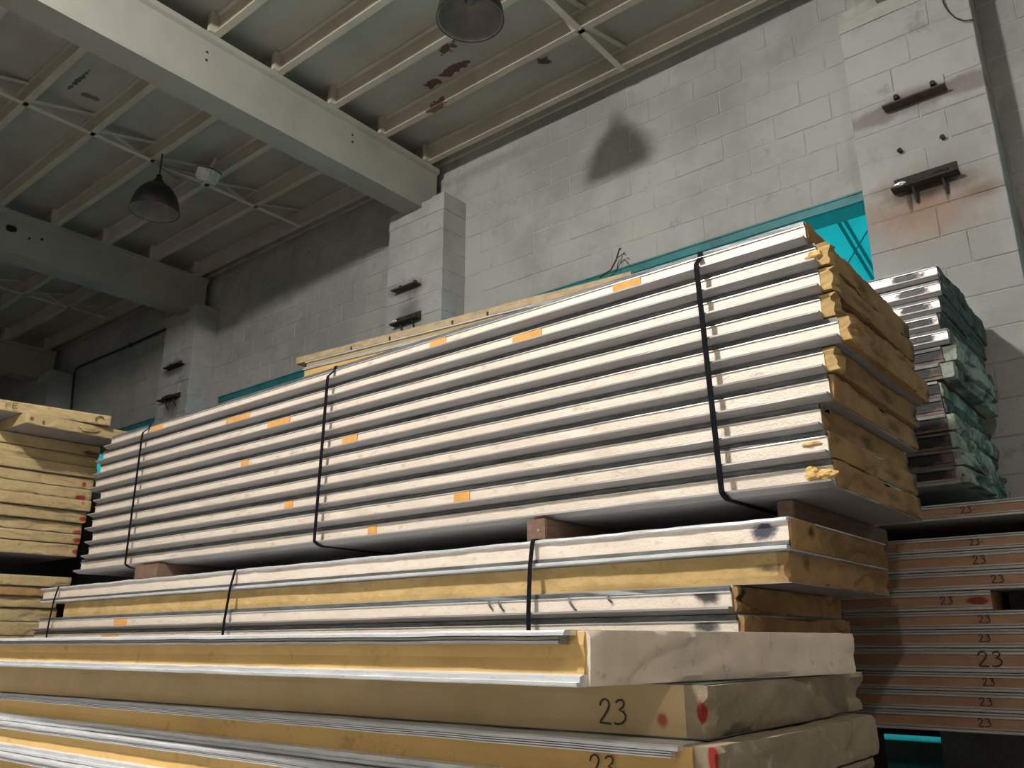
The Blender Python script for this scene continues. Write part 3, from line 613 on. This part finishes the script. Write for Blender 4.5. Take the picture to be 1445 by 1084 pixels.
c1.rotation_euler.z = -.017
c2 = foam_panel('panel with tan foam edge numbered 23 in large black marker, second in front stack', -5.9, at(1005, 1045, 1.5).x, 1.5, -.071-.0985, .098, .95, 95, gC, 'foam_tan', .0012, 'foam_grey', .004, nx=40, skin='darkstrip')
c2.rotation_euler.z = .04
x23 = at(842, 1022, 1.478).x-c2.location.x; z23 = at(842, 1022, 1.478).z-c2.location.z
strokes(part(c2, 'foam_core'), 'number_mark', [TWO, THREE], x23, z23, .047, -.0016, 'ink', .085, aspect=1.3)
zc = -.071-.0985; t = .093; cs = []
for k, lab in enumerate(('panel with silver double lips and lower 23 mark, third in front stack', 'golden foam panel with silver lips, fourth in front stack', 'golden foam panel with silver lips, fifth in front stack')):
    y = 1.43-.03*k; px = (975, 985, 1000)[k]
    zc -= t+.0005
    p = tongue(lab, -5.9, at(977, 1060, y).x-.02*k, y, zc, t, .9, 101+k, gC, 'foam_grey', top=.024, bot=.024, outt=.016, outb=.020, lines=3, end_over=.05)
    p.rotation_euler.z = .013
    cs.append(p)
x23 = at(833, 1084, 1.426).x-cs[0].location.x; strokes(part(cs[0], 'foam_core'), 'number_mark', [TWO, THREE], x23, .020, .045, -.003, 'ink', .085, aspect=1.25)
while zc > FLOOR+.16:
    zc -= .0945; foam_panel('panel at the foot of the front stack, below the picture edge', -5.9, -.9, 1.44, zc, .093, .9, int(-zc*100)+5, gC+', below the frame', 'foam_tan', .003, nx=2)
for x in (-1.3, -3.4, -5.5):
    bx = empty('timber_bearer', (x, 1.46, FLOOR)); tag(bx, 'floor timber bearer under the front stack', 'timber', 'hidden floor bearers')
    bm = bmesh.new(); add_box(bm, -.05, .05, 0, .86, 0, zc-FLOOR); link('beam', done(bm, 'timber'), 'wood', bx)
# ---- D: right low stack, copper foil edges
RY = 4.0
bounds = [(.1444, .1265), (.1092, .0931), (.0931, .0722), (.0722, .0525), (.0525, .0322), (.0322, .0135), (.0135, -.005), (-.005, -.029), (-.029, -.0475), (-.0475, -.067), (-.067, -.087)]
gD = 'copper-edged panels of the right stack'
lab_d = ['lifted on spacers above the rest', 'first below the dark gap', 'second below the dark gap', 'third below the dark gap', 'short one with a red dot and dark hole beside it', 'first below the short one', 'second below the short one', 'thickest one with golden brown edge', 'first below the thickest', 'second below the thickest', 'lowest, above the teal slit of light']
def foil_panel(label, xl, xr, y, z, t, w, seed, group, foil='foil_brown', metal='steel_dull'):
    L = xl-xr; r = new_panel(label, xr, y, z, 0, group); wv = skin_warp(seed, .0012, .0008); nx = 24
    strip(r, 'foam_core', [(.006, .003), (w, .003), (w, t-.003), (.006, t-.003)], L, -.0, 2, 'foam', None)
    strip(r, 'edge_foil', [(0, t*.27), (.008, t*.27), (.008, t*.745), (.001, t*.745)], L, -.001, nx, foil, wv)
    strip(r, 'bottom_skin', [(w, .0005), (.002, .0005), (-.006, .003), (-.006, t*.15), (.002, t*.18), (-.004, t*.20), (-.004, t*.26), (.006, t*.28), (.006, .004), (w, .004)], L, 0, nx, metal, wv)
    strip(r, 'top_skin', [(.006, t*.735), (-.004, t*.75), (-.004, t*.85), (.003, t*.875), (-.003, t*.91), (-.003, t*.985), (.003, t-.0005), (w, t-.0005), (w, t-.004), (.006, t-.004)], L, 0, nx, metal, wv)
    return r
ds = []
num_px = [(1358, 725), (1371, 771), (1376, 799), (1402, 825), (1330, 853), (1384, 881), (1384, 908), (1384, 943), (1390, 972), (1386, 1001), (1384, 1031)]
for i, (a, b_) in enumerate(bounds):
    a *= RY; b_ *= RY
    xr = at(1399, 845, RY).x if i == 4 else .18+random.uniform(-.03, .03)
    r = foil_panel('copper-edged panel in right stack, %s' % lab_d[i], -4.6, xr, RY+random.uniform(-.004, .004), b_+.0006, a-b_-.0012, .93, 130+i, gD)
    ds.append(r); t = a-b_
    s = t*(.62 if i == 7 else .40); p = at(*num_px[i], RY)
    strokes(part(r, 'edge_foil'), 'number_mark', [TWO, THREE]+([[(1.15, .3), (1.2, .55), (1.35, .5)]] if i in (0, 1) else []), p.x-r.location.x-.005, t*.5-s*.42, s, -.0035, 'ink_brown', .13, aspect=1.5)
bm = bmesh.new()
for x in (-4.3, -2.8, -1.55):
    bx = empty('timber_bearer', (x, RY+.01, FLOOR)); tag(bx, 'floor timber bearer in the dark under the right stack', 'timber', 'floor bearers of the right stack')
    bm = bmesh.new(); add_box(bm, -.05, .05, 0, .9, 0, bounds[-1][1]*RY-FLOOR); link('beam', done(bm, 'timber'), 'wood', bx)
for x in (-.1,):
    bx = empty('timber_bearer', (x, RY+.3, FLOOR)); tag(bx, 'floor timber bearer in the dark under the right stack', 'timber', 'floor bearers of the right stack')
    bm = bmesh.new(); add_box(bm, -.05, .05, 0, .6, 0, bounds[-1][1]*RY-FLOOR); link('beam', done(bm, 'timber'), 'wood', bx)
for x in (-4.2, -1.5, -.05):
    bx = empty('timber_bearer', (x, RY+.08, bounds[1][0]*RY)); tag(bx, 'spacer timber in the dark gap near the top of the right stack', 'timber', 'spacers in the right stack')
    bm = bmesh.new(); add_box(bm, -.04, .04, 0, .6, .0005, (bounds[0][1]-bounds[1][0])*RY); link('beam', done(bm, 'timber'), 'wood', bx)
bx = empty('timber_bearer', (-4.4, RY+.72, bounds[1][0]*RY)); tag(bx, 'long timber added behind the gap in the right stack to block teal light', 'timber'); bm = bmesh.new(); add_box(bm, 0, 4.5, 0, .07, .0005, (bounds[0][1]-bounds[1][0])*RY); link('beam', done(bm, 'timber'), 'wood', bx)  # added to stop teal light showing through the gap
bx = empty('timber_bearer', (-.30, RY+.16, bounds[4][1]*RY)); tag(bx, 'dark block added to blacken the hole beside the short copper-edged panel', 'timber'); bm = bmesh.new(); add_box(bm, -.39, .42, 0, .3, .002, (bounds[4][0]-bounds[4][1])*RY-.002); link('beam', done(bm, 'timber'), 'soot', bx)  # dark filler standing in for the deep shade of the hole
# ---- E: black-stained stack standing on D
gE = 'stained panels on the right stack'
tE = .0197*4.0; zE = .421*4.0
ex = [1323, 1327, 1326, 1324, 1338, 1329, 1327, 1324, 1330, 1336, 1340, 1344, 1347]
for i in range(13):
    z = zE-(i+1)*tE; py = 380+22.8*i; xr = at(ex[i], py, RY).x
    silver = i < 5
    lab = ('silver foil edge with black smudge' if silver else 'browned edge with black smudge')
    r = lip_panel('mouldy panel of stained stack, %s, %s' % (['topmost', 'second from top', 'third from top', 'fourth from top', 'fifth, sticking out', 'sixth from top', 'seventh from top', 'eighth from top', 'ninth from top', 'tenth from top', 'eleventh from top', 'twelfth from top', 'lowest'][i], lab),
                  -5.6, xr, RY+random.uniform(-.006, .006), z, tE-.001, .93, 160+i*3, gE, foil='foil_stained' if silver else 'foil_burnt', lip='lip' if silver else 'foil_burnt', flange='darkstrip', edge='silver' if silver else 'foil_burnt', end='foam_black' if i in (0, 1, 2, 3, 8) else 'foam_mould', tip=.022, out=.016 if silver else .004, nx=14, end_over=.012+(.0 if i < 5 else random.uniform(-.005, .05)), rag=.03 if i > 4 else .015, skin=None if i < 12 else 'lip')
for x in (-5.2, -2.6, -1.15):
    bx = empty('timber_bearer', (x, RY+.06, bounds[0][0]*RY)); tag(bx, 'bearer timber hidden under the stained stack', 'timber', 'bearers under the stained stack')
    bm = bmesh.new(); add_box(bm, -.04, .04, 0, .64, .0005, zE-13*tE-bounds[0][0]*RY-.0005); link('beam', done(bm, 'timber'), 'wood', bx)
bx = empty('timber_bearer', (-5.1, RY+.74, bounds[0][0]*RY)); tag(bx, 'long timber added at the back under the stained stack to block teal light', 'timber'); bm = bmesh.new(); add_box(bm, 0, 3.4, 0, .07, .0005, zE-13*tE-bounds[0][0]*RY-.0005); link('beam', done(bm, 'timber'), 'wood', bx)  # added to keep teal light from showing under the stack
# ---- F: boards and panels seen above the big bundle, on the back of stack E
rzF = math.atan2(4.26-3.94, 5.55-2.51)
gF = 'panels behind the big bundle'
def back_panel(lab, z, t, kind, dx, seed):
    r = new_panel(lab, -5.55+dx, 3.96+dx*.1, z, rzF, gF); Ln = 3.05-dx; w = .62
    if kind == 'board':
        strip(r, 'board', [(0, .002), (w, .002), (w, t), (0, t)], 0, Ln, 60, 'old_wood', lambda x, y, zz: (0, .006*nz(x*3, zz*9, seed) if y < .3 else 0, .004*nz(x*2.5, y, seed) if zz > .01 else 0))
        for q in (.62, 1.02, 1.62, 1.93): 
            bm = bmesh.new(); add_box(bm, q, q+.012, -.009, .004, .0025, .03); link('cleat', done(bm, 'cleat'), 'rust', r)
    else:
        strip(r, 'foam_core', [(.008, .004), (w, .004), (w, t-.004), (.008, t-.004)], 0, Ln, 20, kind, lambda x, y, zz: (0, .004*nz(x*4, zz*20, seed) if y < .3 else 0, 0))
        strip(r, 'top_skin', [(0, t-.006), (-.004, t-.012), (-.002, t-.0005), (w, t-.0005), (w, t-.006)], -.01, Ln, 20, 'silver', skin_warp(seed))
        strip(r, 'bottom_skin', [(w, .0005), (-.004, .0005), (-.004, .008), (.004, .010), (w, .006)], -.01, Ln, 20, 'silver', skin_warp(seed+1))
    return r
zF = 2.275
back_panel('weathered board lying on top of the panels behind the big bundle', zF-.058, .057, 'board', 0, 1)
back_panel('pale foam panel directly under the weathered board', zF-.115, .0565, 'foam_pale', .12, 2)
back_panel('silver-skinned panel second under the weathered board', zF-.195, .0795, 'foam_gold', .10, 3)
zz = zF-.195; k = 0
while zz-.09 > zE: zz -= .085; k += 1; back_panel('panel behind the big bundle, hidden below the silver-skinned one', zz, .0845, 'foam_gold', .1, 4+k)
for x in (-4.8, -3.0):
    bx = empty('timber_bearer', (x, 4.2, zE)); tag(bx, 'bearer timber hidden behind the big bundle', 'timber', 'bearers behind the big bundle')
    bm = bmesh.new(); add_box(bm, -.04, .04, 0, .6, .0005, zz-zE); link('beam', done(bm, 'timber'), 'wood', bx)
# ---- G: stack at the far left, its sawn ends to us
gG = 'panels of the left stack'
def end_panel(lab, xe, y0, y1, z, t, seed, m, rz=0.0, grp=gG, rag=.009, le=4.0, over=0):
    r = tag(empty(PN, (xe, y0, z), rz), lab, 'insulation panel', grp); w = y1-y0
    strip(r, 'foam_core', [(.0, .003), (w, .003), (w, t-.003), (.0, t-.003)], -le, -.05, 2, m, None)
    strip(r, 'bottom_skin', [(w, .0004), (0, .0004), (0, .003), (w, .003)], -le, -.012, 4, 'lip', None)
    strip(r, 'top_skin', [(w, t-.003), (0, t-.003), (0, t-.0004), (w, t-.0004)], -le, -.012, 4, 'lip', None)
    cut_end(r, 0, w, .003, t-.003, m, seed, rag, .006, over)
    return r
ys = 1.78; zts = [1.42, 1.335, 1.252, 1.170, 1.088, 1.006, .924, .842, .764, .690, .600]
for i in range(10):
    z1, z0 = zts[i], zts[i+1]; xe = -6.27+(.0, .0, .03, .01, .02, .045, .02, -.01, .0, -.005)[i]
    end_panel('tan panel end in left stack, %s%s' % (ordn[i], (' under the overhanging pair', ', in the overhang shadow', '', '', ', small red dot', ', red triangle mark', ', dark red smudge at its edge', ', red paint near its edge', ', red blot low at its edge', ', splintered and red-marked')[i]), xe, ys, 2.80-.006*i, z0+.001, z1-z0-.002, 200+i*3, 'foam_pale')
# overhanging pair on top
pb = end_panel('overhanging panel near the top of the left stack with chipped corner', -5.95, 2.14, 2.93, 1.421, .078, 240, 'foam_pale', 0.03, gG)
pa = end_panel('topmost panel of the left stack, lettered PE in brown', at(0, 562, z=1.58).x, 1.975, 2.70, 1.5005, .075, 244, 'foam_pale', -.20, gG, .006)
PEs = [[(0, 0), (0, 1), (.5, .95), (.55, .65), (.1, .5)], [(.9, 1), (.9, 0), (1.5, .02)], [(.9, .5), (1.4, .55)], [(.9, 1), (1.5, .98)]]
strokes(part(pa, 'cut_end'), 'letter_mark', PEs, .06, .022, .035, .010, 'ink_brown', .12, plane='y', aspect=1.3)
strokes(part(pa, 'cut_end'), 'curl_mark', [[(0, 0), (.1, .5), (.5, .9), (.9, .8), (1, .5)]], .62, .02, .04, .008, 'ink_brown', .2, plane='y', aspect=1.3)
lump(part(pb, 'cut_end'), (.004, .42, .045), (.012, .07, .025), 'foam_pale', 12, 'torn_foam')
tag(box_obj('gap_dark_block', (-9.3, -7.6, 3.3, 4.4, FLOOR, 1.42), 'wire', None, .05), 'black block added to darken the gap left of the big bundle', 'dark block')  # added dark mass, stands in for the blackness of the gap
# lower left stack
zt = .452; gH = 'panels of the lower left stack'
ll = [('dark shaded panel end at top of the lower left stack', .072, 'foam_pale', 2.68), ('yellow panel end with chips, second in the lower left stack', .064, 'foam', 2.60), ('chipped panel end, third in the lower left stack', .075, 'foam_pale', 2.62), ('pale broad panel end, fourth in the lower left stack', .09, 'foam_pale', 2.64)]
for i, (lab, t, mm, y1) in enumerate(ll):
    zt -= t; end_panel(lab, -6.15-.02*i, 1.78, y1, zt+.0005, t-.001, 260+i*3, mm, 0, gH)
k = 0
while zt > FLOOR+.15:
    zt -= .09; k += 1
    end_panel('panel low in the lower left stack, hidden by the front stack', -6.2, 1.8, 2.62, zt+.0005, .089, 280+k*3, 'foam_pale', 0, gH+', hidden ones')
for y in (1.9, 2.3):
    bx = empty('timber_bearer', (-6.9, y, .4525)); tag(bx, 'bearer timber in the dark gap between the two left stacks', 'timber', 'bearers of the left stack')
    bm = bmesh.new(); add_box(bm, -3.5, 0, 0, .08, 0, .601-.4525-.0005); link('beam', done(bm, 'timber'), 'wood', bx)
    bx = empty('timber_bearer', (-6.3, y, FLOOR)); tag(bx, 'floor timber bearer under the left stack', 'timber', 'hidden floor bearers')
    bm = bmesh.new(); add_box(bm, -3.5, 0, 0, .08, 0, zt-FLOOR); link('beam', done(bm, 'timber'), 'wood', bx)
# ------------------------------------------------------------------ small things
def pendant(x, y, label, lit=False):
    zr = LIT_Z if lit else LAMP_Z; r = tag(empty('pendant_lamp', (x, y, zr)), label, 'lamp', 'dome pendant lamps')
    R = .218; prof = []
    for q in range(13):
        a = math.pi/2*q/12; prof.append((R*math.cos(a)*(1-.03*q/12)+.0, .02+.285*math.sin(a)**1.1))
    outer = [(R+.004, 0)]+[(max(p, .05), z) for p, z in prof if p > .05]+[(.05, .312)]
    bm = bmesh.new(); lathe(bm, outer+[(.042, .308)]+[(max(p-.006, .02), z-.006) for p, z in reversed(prof) if p > .055]+[(R-.003, 0), (R+.004, 0)]); link('shade', done(bm, 'shade'), 'shade', r, True)
    bm = bmesh.new(); lathe(bm, [(R-.004, .003)]+[(p-.009, z-.008) for p, z in prof if p > .055]+[(.03, .295), (.02, .295)]+[(p-.012, z-.011) for p, z in reversed(prof) if p > .055]+[(R-.008, .003), (R-.004, .003)]); link('shade_lining', done(bm, 'lining'), 'lining', part(r, 'shade'), True)
    bm = bmesh.new(); lathe(bm, [(.05, .30), (.048, .325), (.03, .34), (.028, .375), (.018, .39), (.008, .395)], 20); link('lamp_cap', done(bm, 'cap'), 'shade', r, True)
    bm = bmesh.new(); sweep(bm, [(0, 0, .39), (0, 0, (4.68 if lit else 4.49)-zr)], .008, 8); link('hanger_rod', done(bm, 'rod'), 'shade', r)
    bm = bmesh.new(); bmesh.ops.create_uvsphere(bm, u_segments=16, v_segments=10, radius=.045, matrix=Matrix.Translation((0, 0, .09 if lit else .17)))
    ml = M['bulb_on'] if lit else M['bulb_off']; link('bulb', done(bm, 'bulb'), ml, r, True)
    return r
M['bulb_off'] = mat('dead_bulb', (.10, .09, .085), rough=.3)
mt, nt, b = NT('burning_bulb'); b.inputs['Emission Color'].default_value = (1, .9, .75, 1); b.inputs['Emission Strength'].default_value = 30; M['bulb_on'] = mt
pendant(-7.02, 3.31, 'dark dome pendant lamp hanging by the white box, unlit')
pendant(-3.05, 3.31, 'dark dome pendant lamp cut by the top edge of the picture, unlit')
for x, y in LAMPS: pendant(x, y, 'burning dome pendant lamp outside the picture, one key lamp and two added fills', True)  # first is the key lamp, the others are added fill lamps
# white box on the roof steel with its arm and cables
bx = tag(empty('junction_box', (-6.72, 3.63, 4.30)), 'white metal box tilted on the roof bridging, beside the dark dome lamp', 'electrical box')
bm = bmesh.new(); add_box(bm, -.09, .09, -.075, .075, -.075, .06, Matrix.Rotation(.35, 4, 'Y') @ Matrix.Rotation(.5, 4, 'Z')); bmesh.ops.bevel(bm, geom=bm.edges[:], offset=.02, segments=2, affect='EDGES'); link('housing', done(bm, 'housing'), 'white_box', bx)
bm = bmesh.new(); add_box(bm, -.092, .092, -.077, .077, .04, .05, Matrix.Rotation(.35, 4, 'Y') @ Matrix.Rotation(.5, 4, 'Z')); link('lid_seam', done(bm, 'seam'), 'rust', bx)
bm = bmesh.new(); sweep(bm, [(-.06, -.03, -.02), (-.25, -.15, .06), (-.42, -.32, .15)], .02, 8); link('arm', done(bm, 'arm'), 'lining', bx)
bm = bmesh.new(); sweep(bm, [(-.02, -.03, -.085), (-.1, -.06, -.10), (-.16, -.16, -.07), (-.26, -.2, -.02), (-.38, -.3, .10)], .008, 6); link('cable', done(bm, 'cable'), 'lining', bx)
bm = bmesh.new(); sweep(bm, [(.02, .0, .05), (.02, .05, .19)], .012, 6); link('hanger', done(bm, 'hanger'), 'purlin', bx)
# brackets on the pillars
def bracket(x, z, wd, label, m, sooty=False, h=.12):
    r = tag(empty('wall_bracket', (x, PY, z)), label, 'bracket')
    bm = bmesh.new(); add_box(bm, -wd/2, wd/2, -.008, -.0025, 0, h); link('back_plate', done(bm, 'plate'), 'block' if not sooty else m, r)
    bm = bmesh.new(); add_box(bm, -wd/2-.01, wd/2+.01, -.085, -.008, -.006, .006); bmesh.ops.bevel(bm, geom=bm.edges[:], offset=.002, segments=1, affect='EDGES'); link('ledge', done(bm, 'ledge'), m, r)
    for s in (-.3, .32):
        bm = bmesh.new(); bmesh.ops.create_cone(bm, cap_ends=True, segments=6, radius1=.018, radius2=.016, depth=.03, matrix=Matrix.Translation((s*wd, -.022, h*.55)) @ Matrix.Rotation(math.pi/2, 4, 'X')); link('bolt', done(bm, 'bolt'), 'soot', r)
    if sooty:
        lump(r, (0, -.05, .02), (wd*.36, .035, .022), 'soot', wd*10, 'charred_lump'); lump(r, (-wd*.38, -.07, .022), (.03, .012, .012), 'silver', 4, 'foil_scrap')
        for s, l in ((-.2, .10), (.27, .10)):
            bm = bmesh.new(); sweep(bm, [(s*wd, -.05, 0), (s*wd+.004, -.03, -l*.5), (s*wd+.008, -.008, -l)], .008, 6); link('drip', done(bm, 'drip'), 'soot', r)
    return r
bracket(-.868, 3.187, .34, 'painted angle bracket high on the right pillar, dark ledge and two bolts', 'rust')
bracket(-.885, 2.615, .35, 'charred black bracket low on the right pillar, above the brown smoke stain', 'soot', True, .09)
bracket(-5.33, 3.185, .31, 'rusty bracket on the middle pillar, the upper one', 'rust', h=.07)
bracket(-5.325, 2.842, .33, 'charred bracket on the middle pillar, just above the weathered board', 'soot', True, .08)
bracket(-9.45, 3.29, .36, 'sooty bracket on the left pillar, the upper one', 'soot', h=.07)
bracket(-9.48, 2.875, .40, 'charred bracket on the left pillar, the lower one', 'soot', True, .06)
for p, lab in ((at(1271, 214, PY), 'left'), (at(1331, 195, PY), 'right')):
    r = tag(empty('bolt_stub', (p.x, PY, p.z)), 'black bolt stub between the brackets of the right pillar, the %s one' % lab, 'bolt')
    bm = bmesh.new(); bmesh.ops.create_cone(bm, cap_ends=True, segments=8, radius1=.012, radius2=.014, depth=.03, matrix=Matrix.Translation((0, -.012, 0)) @ Matrix.Rotation(math.pi/2, 4, 'X')); link('shank', done(bm, 'shank'), 'soot', r)
    bm = bmesh.new(); add_box(bm, -.014, .002, -.03, -.02, -.01, .006); link('nut', done(bm, 'nut'), 'soot', r)
def cable(pts, r, label, m='wire', cat='cable', name='cable', clips=()):
    bm = bmesh.new(); sweep(bm, pts, r, 6); o = tag(link(name, done(bm, name), m, None, True), label, cat)
    for c in clips:
        bm = bmesh.new(); bmesh.ops.create_icosphere(bm, subdivisions=1, radius=r*2.2, matrix=Matrix.Translation(c)); link('coupling', done(bm, 'coupling'), m, o)
    return o
yy = WY-.05
cable([at(237, 463, yy), at(184, 487, yy), at(112, 517, yy), at(107, 521, yy), at(105, 527, yy), at(101, 570, yy), at(96, 650, yy)], .016, 'black conduit running along the dark wall left of the left pillar', cat='conduit', name='conduit', clips=[tuple(at(184, 487, yy))])
yy = PY-.02
cable([at(1328, -6, yy), at(1333, 8, yy), at(1339, 17, yy), at(1348, 25, yy), at(1360, 29, yy), at(1374, 28, yy)], .004, 'thin black wire sagging across the top of the right pillar')
yy = WY-.06
r = cable([at(846, 392, yy), at(862, 381, yy), at(869, 368, yy), at(874, 352, yy), at(875, 350, yy)], .006, 'frayed black wires sticking up from the teal lintel behind the board', 'soot', 'wire', 'frayed_wire')
for pts in (((871, 364), (880, 358), (883, 360)), ((870, 384), (872, 372), (874, 366)), ((876, 372), (881, 366), (887, 372)), ((872, 356), (877, 350))):
    bm = bmesh.new(); sweep(bm, [at(*p, yy) for p in pts], .004, 5); link('strand', done(bm, 'strand'), 'soot', r)
